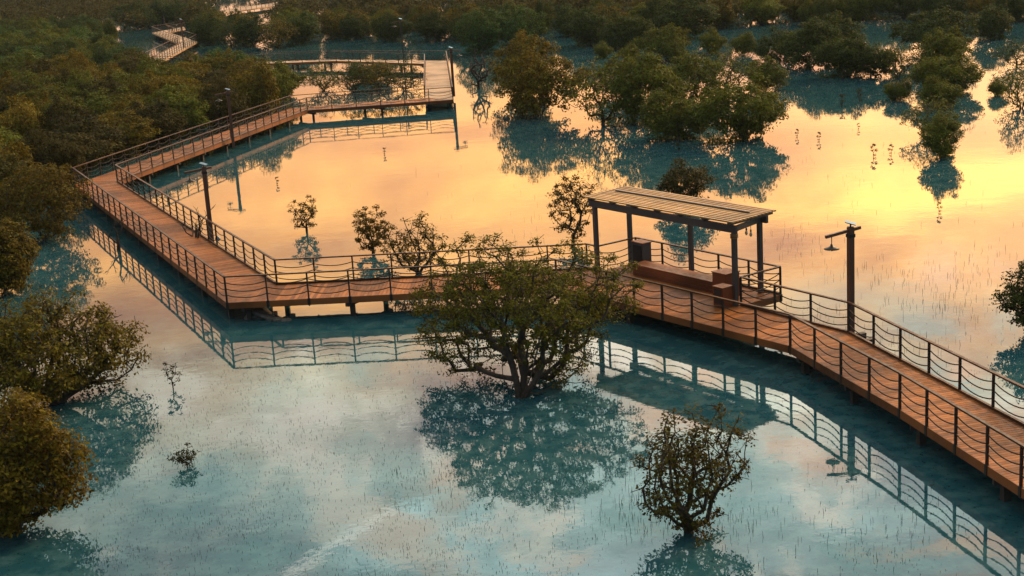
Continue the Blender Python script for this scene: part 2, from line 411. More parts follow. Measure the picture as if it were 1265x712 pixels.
# ------------------------------------------------------------------ pergola and what stands under it
pg = empty('pergola', Vector((*Q(-1, 3.6), DECK_Z)), 'timber pergola with slatted roof on grey posts over the boardwalk platform', 'pergola')
PT = 3.6                                    # top of the posts
P1, P4 = Q(-5.05, 2.5), Q(3.0, 2.42); P2, P3, P5 = Q(-5.2, 4.45), Q(-1.5, 4.45), Q(2.35, 4.4)
for p in (P1, P2, P3, P4, P5):
    m = MB(); m.box((p.x, p.y, (DECK_Z + PT) / 2), .165, .165, PT - DECK_Z, math.atan2(un.y, un.x)); m.build('post', M_GREYP, pg, bevel=.008)
def vz(p, z): return Vector((p.x, p.y, z))
for a_, b_ in ((Q(-5.35, 2.48), Q(3.12, 2.42)), (Q(-5.5, 4.45), Q(2.75, 4.4))):
    m = MB(); m.bar(vz(a_, PT + .14), vz(b_, PT + .14), .13, .28); m.build('beam', M_GREYP, pg, bevel=.008)
for k in range(7):
    s = -5.1 + k * 1.33
    m = MB(); m.bar(vz(Q(s, 2.25), PT + .357), vz(Q(s - .22, 4.75), PT + .357), .1, .15); m.build('rafter', M_GREYP, pg)
m = MB()
for k in range(12):
    f_ = k / 11; o_ = 2.17 + 2.42 * f_
    if k == 7: f_ += .02
    m.bar(vz(Q(-5.3 - .3 * f_, o_), PT + .462), vz(Q(3.28 - .3 * f_, o_), PT + .462), .125, .052)
m.build('roof_slats', M_SLAT, pg)
m = MB(); m.bar(vz(Q(-5.0, 3.62), PT + .52), vz(Q(2.6, 3.62), PT + .52), .06, .05); m.build('ridge_batten', M_GREYP, pg)
m = MB(); m.bar(vz(Q(2.93, 2.5), PT + .12), vz(Q(2.45, 4.3), PT + .12), .1, .2); m.build('end_beam', M_GREYP, pg)
m = MB()
for dz in (.0, .06, .12): m.tube([vz(P4 + nn * (.14 * math.cos(a)) + un * (.14 * math.sin(a)), PT - .05 - dz) for a in [2 * math.pi * k / 12 for k in range(13)]], .018, 4)
m.build('rope_lashing', M_SLAT, pg)
for k, (s, o_) in enumerate(((2.75, 3.3), (2.68, 3.6))):
    c = Q(s, o_); z = PT - .12 - .12 * k
    r_ = empty('hanging_bulb', vz(c, z), ('lower' if k else 'upper') + ' bare bulb hanging from the open end of the pergola roof', 'light bulb', 'bulbs hanging from the pergola')
    m = MB(); m.tube([vz(c, PT + .26), vz(c, z + .1)], .012, 5); m.build('cord', M_METAL, r_)
    m = MB(); m.lathe(vz(c, z), [(.03, .12), (.035, .04), (.02, .03)][::-1], 8); m.build('socket', M_METAL, r_)
    m = MB(); m.lathe(vz(c, z), [(.012, -.15), (.05, -.11), (.06, -.06), (.045, -.01), (.022, .028)], 10); m.build('glass', M_BULB, r_, smooth=True)
# bench
bc = Q(-1.15, 3.5); bn = empty('bench', vz(bc, DECK_Z), 'long solid reddish wooden bench under the pergola', 'bench')
BA = math.atan2(un.y, un.x)
m = MB(); 
for k in range(3): m.box((bc.x, bc.y, DECK_Z + .07 + k * .141), 4.85, .72, .133, BA)
m.build('bench_body', M_BENCH, bn, bevel=.008)
m = MB()
for k in range(3):
    c = bc + nn * (-.25 + .25 * k); m.box((c.x, c.y, DECK_Z + .443), 4.95, .24, .04, BA)
m.build('seat', M_FASCIA, bn)
def wooden_box(name, c, sx_, sy_, h, label, cat, panel=None, body=None):
    r_ = empty(name, vz(c, DECK_Z), label, cat)
    m = MB(); m.box((c.x, c.y, DECK_Z + h / 2 - .02), sx_, sy_, h - .04, BA); m.build('casing', body or M_BENCH, r_, bevel=.01)
    m = MB(); m.box((c.x, c.y, DECK_Z + h - .018), sx_ + .06, sy_ + .06, .036, BA); m.build('lid', M_FASCIA, r_, bevel=.006)
    if panel:
        d = c + panel * 1.0
        m = MB(); q = c - nn * (sy_ / 2 + .012)
        m.box((q.x, q.y, DECK_Z + h * .55), sx_ * .74, .02, h * .68, BA); m.build('front_panel', M_DARK, r_)
    return r_
wooden_box('planter_box', Q(1.72, 3.2), .72, .72, .98, 'tall reddish wooden box against the right end of the bench', 'box')
wooden_box('litter_bin', Q(2.72, 2.05), .5, .5, .8, 'low wooden litter bin with a black front near the right post of the pergola', 'bin', un * 0)
wooden_box('litter_bin', Q(-4.15, 4.15), .7, .45, 1.15, 'tall dark bin with a black front at the left end of the bench', 'bin', un * 0, M_GREYP)

# ------------------------------------------------------------------ lamp posts
def lamp_post(base, z0, top, armdir, label, pw=.19, pm=None):
    r_ = empty('street_lamp', Vector((base.x, base.y, z0)), label, 'lamp post', 'lamp posts along the boardwalk')
    b = Vector((base.x, base.y, 0)); ad_ = Vector((armdir[0], armdir[1], 0)).normalized()
    m = MB(); m.box((b.x, b.y, (z0 + top) / 2), pw, pw, top - z0, .4); m.build('pole', pm or M_POLE, r_, bevel=.01)
    m = MB(); m.box((b.x, b.y, top - .28), .23, .23, .12, .4); m.box((b.x, b.y, top + .015), .15, .15, .03, .4); m.build('pole_cap', M_METAL, r_)
    m = MB(); a0 = b - ad_ * .38 + Vector((0, 0, top - .05)); a1 = b + ad_ * .95 + Vector((0, 0, top - .22)); m.bar(a0, a1, .09, .1); arm = m.build('arm', M_POLE, r_)
    e = b + ad_ * .72
    m = MB(); m.tube([e + Vector((0, 0, top - .2)), e + Vector((0, 0, top - .52))], .016, 6); m.build('hanger', M_METAL, r_)
    m = MB(); m.lathe((e.x, e.y, top - .66), [(.04, .17), (.055, .1), (.12, .07), (.26, .015), (.265, 0), (.2, -.005), (.02, -.01)][::-1], 16); m.build('lamp_shade', M_METAL, r_, smooth=True)
    m = MB(); m.lathe((e.x, e.y, top - .70), [(.02, -.03), (.09, 0), (.1, .032)], 12); m.build('lamp_glass', M_BULB, r_, smooth=True)
    m = MB(); m.tube([b + Vector((0, 0, top + .03)), b + Vector((0, 0, top + .12))], .03, 6); m.build('bracket', M_METAL, r_)
    n_ = Vector((.35, -.2, .9)).normalized()
    m = MB(); c = b + Vector((0, 0, top + .15)); m.bar(c - Vector((.17, -.05, -.05)), c + Vector((.17, -.05, -.05)), .24, .03, n_); m.build('solar_panel', M_SOLAR, r_)
    return r_
la = lamp_post(V2((11.44, 46.9)), .3, 4.45, (-.95, -.3), 'reddish lamp post with hanging round shade beside the boardwalk right of the pergola')
m = MB(); m.box((11.75, 46.75, .62), .3, .2, .34, .4); m.box((12.0, 46.6, .5), .22, .18, .2, .4); m.build('cable_box', M_PILE, la)
pB = at(262.5, 303, .6)
lb = lamp_post(V2(pB), .3, 4.5, (-1, -.12), 'dark lamp post with arm and hanging shade at the left leg of the boardwalk')
m = MB(); m.lathe((pB.x + .35, pB.y - .25, .95), [(.02, -.12), (.12, -.08), (.15, 0), (.12, .08), (.02, .12)], 10); m.build('spotlight', M_GREY, lb, smooth=True)
lamp_post(V2((-20.0, 106.3)), .3, 4.5, (-1, -.1), 'lamp post rising in front of the left forest beside the climbing boardwalk')
lamp_post(V2((-4.2, 131.5)), .3, 4.6, (1, .1), 'thin dark lamp post at the far corner where the boardwalk turns back')
p = at(500, 92, 0); lamp_post(V2(p), .1, 5.9, (-1, -.1), 'dark lamp post among bare trees behind the inner bend of the boardwalk', .11, M_PILE)
p = at(228, 66, 0); lamp_post(V2(p), .1, 4.8, (-1, -.1), 'lamp post at the sharp bend of the far zigzag boardwalk')

# ------------------------------------------------------------------ person on the far walk
pp = at(160 + 268 / 6.325, 205 / 6.325, DECK_Z)
def person(p):
    o = bpy.data.meshes.new('person')
    vs = [(0, 0, .95), (0, 0, 1.2), (0, .0, 1.42), (0, 0, 1.55), (0, .02, 1.72), (.1, 0, .9), (.11, .03, .48), (.11, -.02, .06), (.11, .12, .03),
          (-.1, 0, .9), (-.11, .03, .48), (-.11, -.02, .06), (-.11, .12, .03), (.2, 0, 1.4), (.27, -.02, 1.12), (.2, .16, .95), (-.2, 0, 1.4), (-.27, -.02, 1.12), (-.2, .16, .95)]
    es = [(0, 1), (1, 2), (2, 3), (3, 4), (0, 5), (5, 6), (6, 7), (7, 8), (0, 9), (9, 10), (10, 11), (11, 12), (2, 13), (13, 14), (14, 15), (2, 16), (16, 17), (17, 18)]
    rad = [.16, .15, .14, .06, .11, .1, .065, .045, .04, .1, .065, .045, .04, .065, .05, .04, .065, .05, .04]
    o.from_pydata(vs, es, []); o.materials.append(M_SKIN)
    b = bpy.data.objects.new('person', o); COL.objects.link(b); b.location = p
    sk = b.modifiers.new('skin', 'SKIN')
    for i, v in enumerate(o.skin_vertices[0].data): v.radius = (rad[i], rad[i]); v.use_root = (i == 0)
    s = b.modifiers.new('sub', 'SUBSURF'); s.levels = 1; s.render_levels = 1
    tag(b, 'person in a long black robe and head cover on the far zigzag boardwalk', 'person')
    m = MB(); m.lathe((p.x, p.y, p.z), [(.46, .02), (.4, .4), (.31, .9), (.3, 1.2), (.27, 1.42), (.1, 1.53)], 14); m.build('robe', M_CLOTH, b, smooth=True)
    m = MB(); m.lathe((p.x, p.y + .02, p.z), [(.12, 1.5), (.15, 1.62), (.155, 1.75), (.11, 1.86), (.02, 1.9)], 12); m.build('head_cover', M_CLOTH, b, smooth=True)
person(pp)

# ------------------------------------------------------------------ trees
def dome_points(rng, n, W, D, H, z0, lump=.25, shell=.5, minsep=None, low=.0, sup=2.0):
    """clump centres through a dome-shaped crown"""
    ph = rng.uniform(0, 6.28, 8); out = []
    sep = minsep or 0.75 * (W * D * H / n) ** (1 / 3)
    tries = 0
    while len(out) < n and tries < n * 60:
        tries += 1
        d = rng.normal(size=3) * np.array([1, 1, .85]); d /= np.linalg.norm(d); dn = rng.random() < low; d[2] = -abs(d[2]) if dn else abs(d[2])
        d = d / (math.hypot(d[0], d[1]) ** sup + abs(d[2]) ** sup) ** (1 / sup)
        a = math.atan2(d[1], d[0])
        k = (.88 if dn else 1) + lump * (.5 * math.sin(2 * a + ph[0]) + .5 * math.sin(3 * a + ph[1] + 2 * d[2]) + .45 * math.sin(5 * a + ph[2]) + .4 * math.sin(4 * d[2] + ph[3] + a))
        sh = max(shell, .62) if dn else shell; r = (sh ** 3 + (1 - sh ** 3) * rng.random()) ** (1 / 3) * k
        p = np.array([d[0] * W / 2 * r, d[1] * D / 2 * r, z0 + (max(-.88 * z0, d[2] * z0 * .95 * r) if dn else d[2] * H * r)])
        if all(np.linalg.norm((p - q)) > sep for q in out): out.append(p)
        if tries % (n * 6) == 0: sep *= .9
    out = np.array(out)
    out[:, 0] *= W / 2 / np.abs(out[:, 0]).max(); out[:, 1] *= D / 2 / np.abs(out[:, 1]).max()
    upm = out[:, 2] > z0; out[upm, 2] = z0 + (out[upm, 2] - z0) * H / (out[:, 2].max() - z0)
    return out
def grow(rng, pts, trunk, bf=.35, jit=.06):
    """joins the clump centres to the trunk: shortest added length with a penalty on path length"""
    nodes = [np.array(t_) for t_ in trunk]; par = [-1] + list(range(len(trunk) - 1)); pl = [0.0]
    for i in range(1, len(nodes)): pl.append(pl[-1] + np.linalg.norm(nodes[i] - nodes[i - 1]))
    left = list(range(len(pts))); tips = []
    best = np.full(len(pts), 1e9); bi = np.zeros(len(pts), int)
    def upd(j):
        d = np.linalg.norm(pts - nodes[j], axis=1)
        c = d + bf * pl[j] + np.where(pts[:, 2] < nodes[j][2] - .15, .6 * (nodes[j][2] - pts[:, 2]), 0)
        m_ = c < best; best[m_] = c[m_]; bi[m_] = j
    for j in range(len(nodes)): upd(j)
    done = np.zeros(len(pts), bool)
    for _ in range(len(pts)):
        c = np.where(done, 1e9, best); i = int(c.argmin()); done[i] = True; j = bi[i]
        a, b = nodes[j], pts[i]; L = np.linalg.norm(b - a); k = max(1, int(L / .35)); prev = j
        off = rng.normal(size=3) * jit * L * min(1, L); off[2] += -.06 * L if b[2] > a[2] else .08 * L
        for s in range(1, k + 1):
            tt = s / k; p = a + (b - a) * tt + off * math.sin(math.pi * tt) + (rng.normal(size=3) * .02 if s < k else 0)
            nodes.append(p); par.append(prev); pl.append(pl[prev] + np.linalg.norm(p - nodes[prev])); prev = len(nodes) - 1; upd(prev)
        tips.append(prev)
    return nodes, par, tips
def branch_mesh(nodes, par, r0=.012, ex=2.2, rmax=.3, sides=5, minr=0):
    n = len(nodes); acc = np.zeros(n); rad = np.zeros(n)
    for i in range(n - 1, -1, -1):
        rad[i] = max(r0, acc[i] ** (1 / ex)); rad[i] = min(rad[i], rmax)
        if par[i] >= 0: acc[par[i]] += rad[i] ** ex
    m = MB(); m.world = False
    for i in range(n):
        if par[i] >= 0 and rad[i] >= minr:
            j = par[i]; m.tube([nodes[j], nodes[i]], [min(rad[j], rad[i] * 1.25), rad[i]], sides if rad[i] > .03 else 3, cap=False)
    return m, rad
def leaf_arrays(rng, cen, count, rc, ls, asp=.5, flat=.7, upb=.7, cc=None):
    """diamond leaves scattered round the clump centres; returns vertices and faces"""
    k = len(cen); count = np.maximum(2, (count * rng.uniform(.45, 1.55, k)).astype(int)); idx = np.repeat(np.arange(k), count); n = len(idx)
    d = rng.normal(size=(n, 3)); d /= np.linalg.norm(d, axis=1)[:, None]
    r = rng.random(n) ** .45
    rcv = rc * rng.uniform(.65, 1.3, k)[idx]
    p = np.asarray(cen)[idx] + d * (r * rcv)[:, None] * np.array([1, 1, flat])
    p[:, 2] = np.maximum(p[:, 2], .04)
    nrm = rng.normal(size=(n, 3)) * .75 + np.array([0, 0, upb]) + d * .55
    if cc is not None:
        ow_ = p - np.asarray(cc); ow_ /= np.linalg.norm(ow_, axis=1)[:, None] + 1e-6; nrm += ow_ * .9
    nrm /= np.linalg.norm(nrm, axis=1)[:, None]
    t1 = np.cross(nrm, rng.normal(size=(n, 3))); t1 /= np.linalg.norm(t1, axis=1)[:, None]; t2 = np.cross(nrm, t1)
    s = ls * rng.uniform(.6, 1.35, n)[:, None]
    v = np.stack([p - t1 * s / 2, p + t2 * s * asp / 2 - nrm * s * .08, p + t1 * s / 2, p - t2 * s * asp / 2 - nrm * s * .08], 1).reshape(-1, 3)
    return v
def leaf_mesh(name, v):
    n = len(v) // 4; me = bpy.data.meshes.new(name)
    me.vertices.add(len(v)); me.vertices.foreach_set('co', np.asarray(v, dtype=np.float32).ravel())
    me.loops.add(4 * n); me.loops.foreach_set('vertex_index', np.arange(4 * n, dtype=np.int32))
    me.polygons.add(n); me.polygons.foreach_set('loop_start', np.arange(0, 4 * n, 4, dtype=np.int32))
    me.update(calc_edges=True); me.validate(); me.materials.append(M_LEAF); return me
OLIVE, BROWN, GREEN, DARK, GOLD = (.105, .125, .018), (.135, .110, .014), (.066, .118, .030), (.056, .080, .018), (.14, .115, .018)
def make_tree(seed, W, D, H, nc, lpc, rc, ls, z0=None, trunk_h=.6, lump=.25, shell=.45, low=.15, r0=.012, bf=.35, name='mangrove_tree', stems=1, asp=.5, flat=.7, twigs=0, minr=0, sides=5, top=None, spread=.5, rmax=.3, thin=False, sup=2.0, off=(0, 0)):
    """a thing of trunk (with its limbs) and crown, standing at the origin"""
    rng = np.random.default_rng(seed)
    z0 = H * .35 if z0 is None else z0
    pts = dome_points(rng, nc, W - rc, D - rc, H - z0 - rc * .6, z0, lump, shell, low=low, sup=sup)
    pts[:, 0] += off[0]; pts[:, 1] += off[1]
    root = empty(name, (0, 0, 0))
    allm = MB(); allm.world = False
    share = [pts] if stems == 1 else []
    if stems > 1:
        a = np.arctan2(pts[:, 1], pts[:, 0]); r = np.hypot(pts[:, 0], pts[:, 1]); s = (((a + np.pi) / (2 * np.pi) * stems).astype(int)) % stems
        share = [pts[s == i] for i in range(stems)]
    for i, sp in enumerate(share):
        if len(sp) == 0: continue
        b = np.array([0, 0, -.25]); aa = -math.pi + (i + .5) * 2 * math.pi / stems; so = .10 * spread * W * np.array([math.cos(aa), math.sin(aa)]) * (stems > 1)
        ln_ = rng.normal(size=2) * .08 * min(1, H / 4)
        trunk = [b, b + np.array([ln_[0] * .3 + so[0] * .6, ln_[1] * .3 + so[1] * .6, .25 + trunk_h * .4]), b + np.array([ln_[0] + so[0], ln_[1] + so[1], .25 + trunk_h])]
        nodes, par, tips = grow(rng, sp, trunk, bf)
        if twigs:
            for tp in list(tips):
                for _ in range(twigs):
                    q = nodes[tp] + rng.normal(size=3) * rc * np.array([.55, .55, .4]); q[2] = max(q[2], .05)
                    nodes.append(q); par.append(tp)
        m, rad = branch_mesh(nodes, par, r0, sides=sides, minr=minr, rmax=rmax)
        allm.add(m.v, m.f)
    tr = allm.build('trunk', M_BARK, root, smooth=True)
    if lpc:
        cr = bpy.data.objects.new('crown', leaf_mesh('crown', leaf_arrays(rng, pts, np.maximum(3, (lpc * np.clip(.5 + (pts[:, 2] - .3) / (H * .5), .5, 1.1)).astype(int)) if thin else lpc, rc, ls, asp, flat, cc=(off[0], off[1], z0 * .7)))); COL.objects.link(cr); cr.parent = root
        cr.color = (*OLIVE, 1)
    return root
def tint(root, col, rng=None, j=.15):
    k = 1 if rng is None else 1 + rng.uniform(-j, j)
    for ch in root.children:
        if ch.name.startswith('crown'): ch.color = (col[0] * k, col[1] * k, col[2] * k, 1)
def put(root, px, py, s=1.0, rz=0.0, col=None, label=None, cat='tree', group=None, sz=None):
    p = at(px, py, 0); root.location = p; root.rotation_euler.z = rz; root.scale = (s, s, sz or s)
    if col: tint(root, col)
    tag(root, label, cat, group); return root
def ppm(px, py):            # photo pixels per metre, across, at that place on the water
    p = at(px, py, 0); return FPX / (Vector(p) - Vector((0, 0, CAMH))).dot(fw)

# the large tree in the middle, and the unique trees near the camera
big = make_tree(19, 8.5, 7.2, 4.95, 500, 64, .32, .11, z0=1.75, trunk_h=.15, lump=.24, shell=.40, low=.42, sup=2.4, off=(.2, 2.7), r0=.0095, bf=.34, twigs=3, rmax=.12, stems=5, spread=.25, thin=True)
put(big, 643, 492, 1.0, 0, (.118, .118, .014), 'large spreading mangrove with bare radiating limbs in front of the boardwalk')
sm = make_tree(23, 3.15, 3.0, 3.4, 130, 40, .26, .11, z0=1.3, trunk_h=.4, lump=.42, shell=.3, low=.3, r0=.009, twigs=3, stems=1, flat=.9)
put(sm, 853, 657, 1.0, 1.2, (.082, .070, .014), 'small dark leafy mangrove standing alone below the pergola shadow')
b1 = make_tree(31, 6.3, 5.6, 4.0, 220, 95, .46, .13, z0=1.6, trunk_h=.3, lump=.32, shell=.45, low=.34, stems=3, twigs=3)
put(b1, 72, 497, 1.0, .3, (.125, .105, .014), 'wide yellow-green mangrove with open lower limbs at the left shore')
b2 = make_tree(37, 3.9, 3.9, 4.0, 190, 140, .44, .13, z0=1.6, trunk_h=.3, lump=.26, shell=.55, low=.42, stems=2, twigs=1)
put(b2, 22, 655, 1.0, .9, (.135, .10, .011), 'dense rounded golden-green mangrove in the lower left corner')
b3 = make_tree(41, 3.6, 3.6, 3.5, 130, 110, .48, .16, z0=1.4, trunk_h=.3, lump=.15, stems=2, low=.4)
put(b3, 6, 362, 1.0, .2, (.115, .092, .013), 'olive-brown mangrove bush behind the wide yellow-green one')
b4 = make_tree(43, 5.6, 5, 4.4, 140, 90, .5, .17, z0=1.6, trunk_h=.5, lump=.15, stems=4, low=.3)
put(b4, 55, 296, 1.0, .2, (.115, .088, .013), 'olive-brown mangrove with bare lower stems beside the left boardwalk corner')
b5 = make_tree(47, 5.0, 5, 4.2, 140, 90, .5, .17, z0=1.6, trunk_h=.5, lump=.15, stems=3, low=.4)
put(b5, 8, 268, 1.0, .2, (.07, .07, .013), 'dark mangrove at the left edge behind the olive-brown one')
b6 = make_tree(53, 3.4, 3.2, 2.7, 90, 90, .4, .13, z0=1.1, trunk_h=.3, stems=2, twigs=2, low=.35)
put(b6, 1283, 408, 1.0, .2, (.05, .06, .014), 'green mangrove cut off by the right edge of the picture')
# trees standing in the bright water behind the walk
s1 = make_tree(61, 1.75, 1.7, 2.05, 34, 40, .22, .10, z0=1.0, trunk_h=.6, r0=.007, twigs=4, low=.3)
put(s1, 379, 287, 1.0, .2, (.10, .07, .014), 'small thin mangrove alone in the orange water above the railing', group='young trees behind the boardwalk')
s2 = make_tree(67, 2.2, 2.1, 2.4, 60, 46, .24, .12, z0=1.0, trunk_h=.4, r0=.008, twigs=3, low=.35)
put(s2, 461, 313, 1.0, .2, (.14, .085, .013), 'rusty young mangrove just left of the sparser one behind the railing', group='young trees behind the boardwalk')
s3 = make_tree(71, 3.3, 3.0, 2.75, 80, 30, .28, .12, z0=1.1, trunk_h=.25, r0=.008, twigs=5, low=.35, stems=3)
put(s3, 517, 338, 1.0, .2, (.12, .085, .013), 'sparse multi-stemmed mangrove behind the railing, left of the large tree', group='young trees behind the boardwalk')
s4 = make_tree(73, 2.35, 2.2, 3.5, 70, 46, .28, .12, z0=1.9, trunk_h=.7, r0=.009, twigs=2, low=.3, shell=.3)
put(s4, 707, 303, 1.0, .2, (.075, .055, .013), 'slim upright mangrove left of the pergola roof', group='young trees behind the boardwalk')
s5 = make_tree(79, 3.6, 3.4, 2.9, 90, 75, .4, .14, z0=1.2, trunk_h=.4, low=.4, stems=2)
put(s5, 847, 258, 1.0, .2, (.05, .05, .014), 'round dark mangrove peeking over the pergola roof')
s6 = make_tree(83, 2.2, 2.0, 3.4, 44, 0, .3, .1, z0=1.1, trunk_h=.6, r0=.016, twigs=6, low=.1, stems=2, bf=.2, rmax=.09)
put(s6, 592, 110, 1.15, .2, None, 'leafless grey tree standing in water beyond the far boardwalk corner')
# saplings
q1 = make_tree(91, .75, .7, 1.0, 14, 16, .14, .085, z0=.5, trunk_h=.35, r0=.006, twigs=2)
put(q1, 214, 481, 1.0, .2, (.045, .045, .014), 'thin sapling with a bare stem in the pale water left of centre', 'sapling')
q2 = make_tree(93, .85, .8, .72, 16, 26, .16, .09, z0=.25, trunk_h=.1, r0=.006, twigs=1)
put(q2, 231, 577, 1.0, .2, (.035, .035, .012), 'low dark seedling bush alone in the pale lower-left water', 'sapling')
SAP = [(985, 169, 1.0, 'tiny seedling in gold water just right of the tree island'), (1012, 174, 1.1, 'tiny seedling in gold water, second from the tree island'),
       (1060, 160, .8, 'tiny seedling nearest the dark shaded water'), (1079, 194, 1.5, 'tall scraggly seedling in gold water left of the tree column'),
       (1101, 191, 1.2, 'small seedling beside the tall scraggly one'), (1160, 263, 1.0, 'dark seedling alone among the root spikes at the right'),
       (612, 478, .9, None), (342, 228, .9, 'faint twiggy seedling in the orange water near the left leg'), (475, 191, .9, 'seedling below the far boardwalk reflection'),
       (840, 186, 1.6, 'small round shrub in the teal shade of the tree island'), (800, 177, 1.2, 'tiny shrub left of the round one in the teal shade'),
       (1040, 132, 1.8, 'low shrub in the teal water below the dark clump'), (1062, 127, 2.0, 'low shrub right of another in the teal water')]
qp = make_tree(95, .5, .45, .95, 6, 26, .15, .11, z0=.45, trunk_h=.3, r0=.010, twigs=1, bf=.1, name='mangrove_seedling')
first = True
for px, py, s, lab in SAP:
    if not lab: continue
    o = qp if first else copy_tree(qp); first = False
    put(o, px, py, s * .58, px * .7, (.05, .045, .012), lab, 'seedling', 'seedlings in the water')
# dead snags by the left leg
def snag(seed, px, py, h, label, z=0):
    rng = random.Random(seed); p = at(px, py, z); p.z = 0
    r_ = empty('dead_snag', p, label, 'dead tree'); m = MB(); 
    def br(a, d, L, rad, lev):
        b = a + d * L; mid = (a + b) / 2 + Vector((rng.uniform(-1, 1), rng.uniform(-1, 1), rng.uniform(-.5, .5))) * L * .1
        m.tube([a, mid, b], [rad, rad * .8, rad * .55], 5)
        if lev:
            for _ in range(3):
                nd_ = (d * .6 + Vector((rng.uniform(-1, 1), rng.uniform(-1, 1), rng.uniform(-.15, .8))) * .8).normalized(); br(b if rng.random() < .6 else mid, nd_, L * rng.uniform(.45, .75), rad * .5, lev - 1)
    br(p + Vector((0, 0, -.2)), Vector((.05, 0, 1)).normalized(), h * .5, .11, 3)
    m.build('trunk', M_BARK, r_, smooth=True)
snag(5, 146, 309, 1.9, 'dead black snag standing in shade beside the outer edge of the left leg')
pi = Bi + (Ci - Bi) * .5
snag(8, 243, 300, 3.4, 'dead twisted snag showing above the inner railing of the left leg', .6)

# --- tree island and other single trees in the middle distance
protos = []
for i, (W, D, H, st, lo) in enumerate(((6.4, 6, 4.3, 3, .42), (5.6, 5.6, 4.8, 2, .4), (7.0, 6, 4.0, 4, .42), (5.2, 5, 3.9, 2, .4), (6.0, 5.5, 4.4, 3, .45), (5.0, 4.6, 4.6, 1, .38))):
    protos.append((W, H, make_tree(200 + i * 7, W, D, H, 120, 95, .58, .20, z0=H * .40, trunk_h=.4, lump=.34, shell=.45, low=lo, stems=st, minr=.02, r0=.016, sides=4)))
sparse = make_tree(301, 5.2, 5.0, 4.3, 95, 26, .5, .2, z0=1.7, trunk_h=.5, lump=.2, shell=.4, low=.35, stems=2, minr=.012, r0=.016, sides=4, twigs=1)
protos_s = (5.2, 4.3, sparse)
used = set()
def plant(k, px, py, wpx, hpx, col, label, group, rz=None):
    """one tree whose base stands at the pixel, with the crown width and height it has in the photograph"""
    W, H, pr = protos_s if k == 's' else protos[k]
    o = pr if k not in used else copy_tree(pr); used.add(k)
    f = ppm(px, py)
    put(o, px, py, wpx * 1.2 / f / W, (px * .37 + py) if rz is None else rz, col, label, 'tree', group, hpx / f / H * 1.06)
    return o
G1 = 'trees of the island in the orange water'
for a in ((0, 668, 143, 92, 78, BROWN, 'broad olive tree at the left end of the tree island, in front'),
          (4, 652, 120, 78, 78, BROWN, 'brownish-topped tree at the back left of the tree island'),
          ('s', 745, 152, 82, 82, OLIVE, 'thin-crowned tree with visible stems in the left middle of the island'),
          (1, 800, 152, 84, 88, OLIVE, 'tallest dark tree in the middle of the tree island'),
          (3, 838, 171, 80, 58, OLIVE, 'low dense bush at the front of the tree island'),
          (2, 920, 172, 112, 78, OLIVE, 'wide domed tree at the right end of the tree island'),
          ('s', 896, 118, 70, 62, OLIVE, 'see-through tree behind the wide dome on the island'),
          (5, 946, 112, 46, 42, OLIVE, 'small separate tree just beyond the right end of the island'),
          (5, 770, 118, 60, 50, OLIVE, 'tree half hidden behind the middle of the island'),
          (0, 850, 128, 80, 62, OLIVE, 'tree half hidden behind the island dome')): plant(*a, G1)
G2 = 'trees of the dark clump in the upper right'
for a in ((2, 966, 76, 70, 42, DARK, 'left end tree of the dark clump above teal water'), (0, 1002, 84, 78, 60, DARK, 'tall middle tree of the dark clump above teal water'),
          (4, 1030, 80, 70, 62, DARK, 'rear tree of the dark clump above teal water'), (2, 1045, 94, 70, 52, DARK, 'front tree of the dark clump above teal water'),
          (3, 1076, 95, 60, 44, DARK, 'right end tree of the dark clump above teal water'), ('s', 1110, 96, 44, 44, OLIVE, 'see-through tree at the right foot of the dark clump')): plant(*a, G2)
G3 = 'trees of the column at the upper right'
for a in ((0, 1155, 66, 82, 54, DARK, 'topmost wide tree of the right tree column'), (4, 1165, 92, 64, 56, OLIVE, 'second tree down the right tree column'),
          (2, 1172, 116, 82, 52, OLIVE, 'third and widest tree down the right tree column'), (3, 1162, 132, 46, 36, OLIVE, 'small bush fourth down the right tree column'),
          ('s', 1150, 166, 60, 48, OLIVE, 'loose see-through bush fifth down the right tree column'), (5, 1162, 194, 52, 54, OLIVE, 'lowest green bush of the right tree column'),
          (3, 1110, 124, 30, 26, OLIVE, 'small bush left of the right tree column')): plant(*a, G3)
G4 = 'trees at the upper right edge'
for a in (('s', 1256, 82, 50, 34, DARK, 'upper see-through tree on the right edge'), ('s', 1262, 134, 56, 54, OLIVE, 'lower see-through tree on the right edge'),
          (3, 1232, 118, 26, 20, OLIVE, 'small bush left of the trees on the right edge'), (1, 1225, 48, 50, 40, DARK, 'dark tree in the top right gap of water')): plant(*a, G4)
G5 = 'trees in the gap between boardwalk legs'
for a in ((3, 350, 118, 52, 40, OLIVE, 'olive bush inside the boardwalk bend at its left'), ('s', 400, 112, 48, 34, OLIVE, 'see-through bush inside the boardwalk bend'),
          ('s', 438, 113, 52, 37, DARK, 'dark stemmed tree inside the boardwalk bend'), ('s', 470, 112, 56, 39, BROWN, 'brown stemmed tree in the middle inside the bend'),
          ('s', 500, 112, 50, 37, DARK, 'dark stemmed tree next to the lit deck inside the bend'), (3, 455, 100, 54, 24, DARK, 'low dark bush behind the stemmed trees inside the bend')): plant(*a, G5)
G7 = 'trees between the zigzag walk and the boardwalk loop'
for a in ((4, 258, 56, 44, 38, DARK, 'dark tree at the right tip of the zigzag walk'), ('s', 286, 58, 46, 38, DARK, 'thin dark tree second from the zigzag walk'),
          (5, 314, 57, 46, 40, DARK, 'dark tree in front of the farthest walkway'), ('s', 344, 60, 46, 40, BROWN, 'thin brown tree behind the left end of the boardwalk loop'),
          (2, 372, 55, 56, 38, DARK, 'broad dark tree behind the boardwalk loop')): plant(*a, G7)
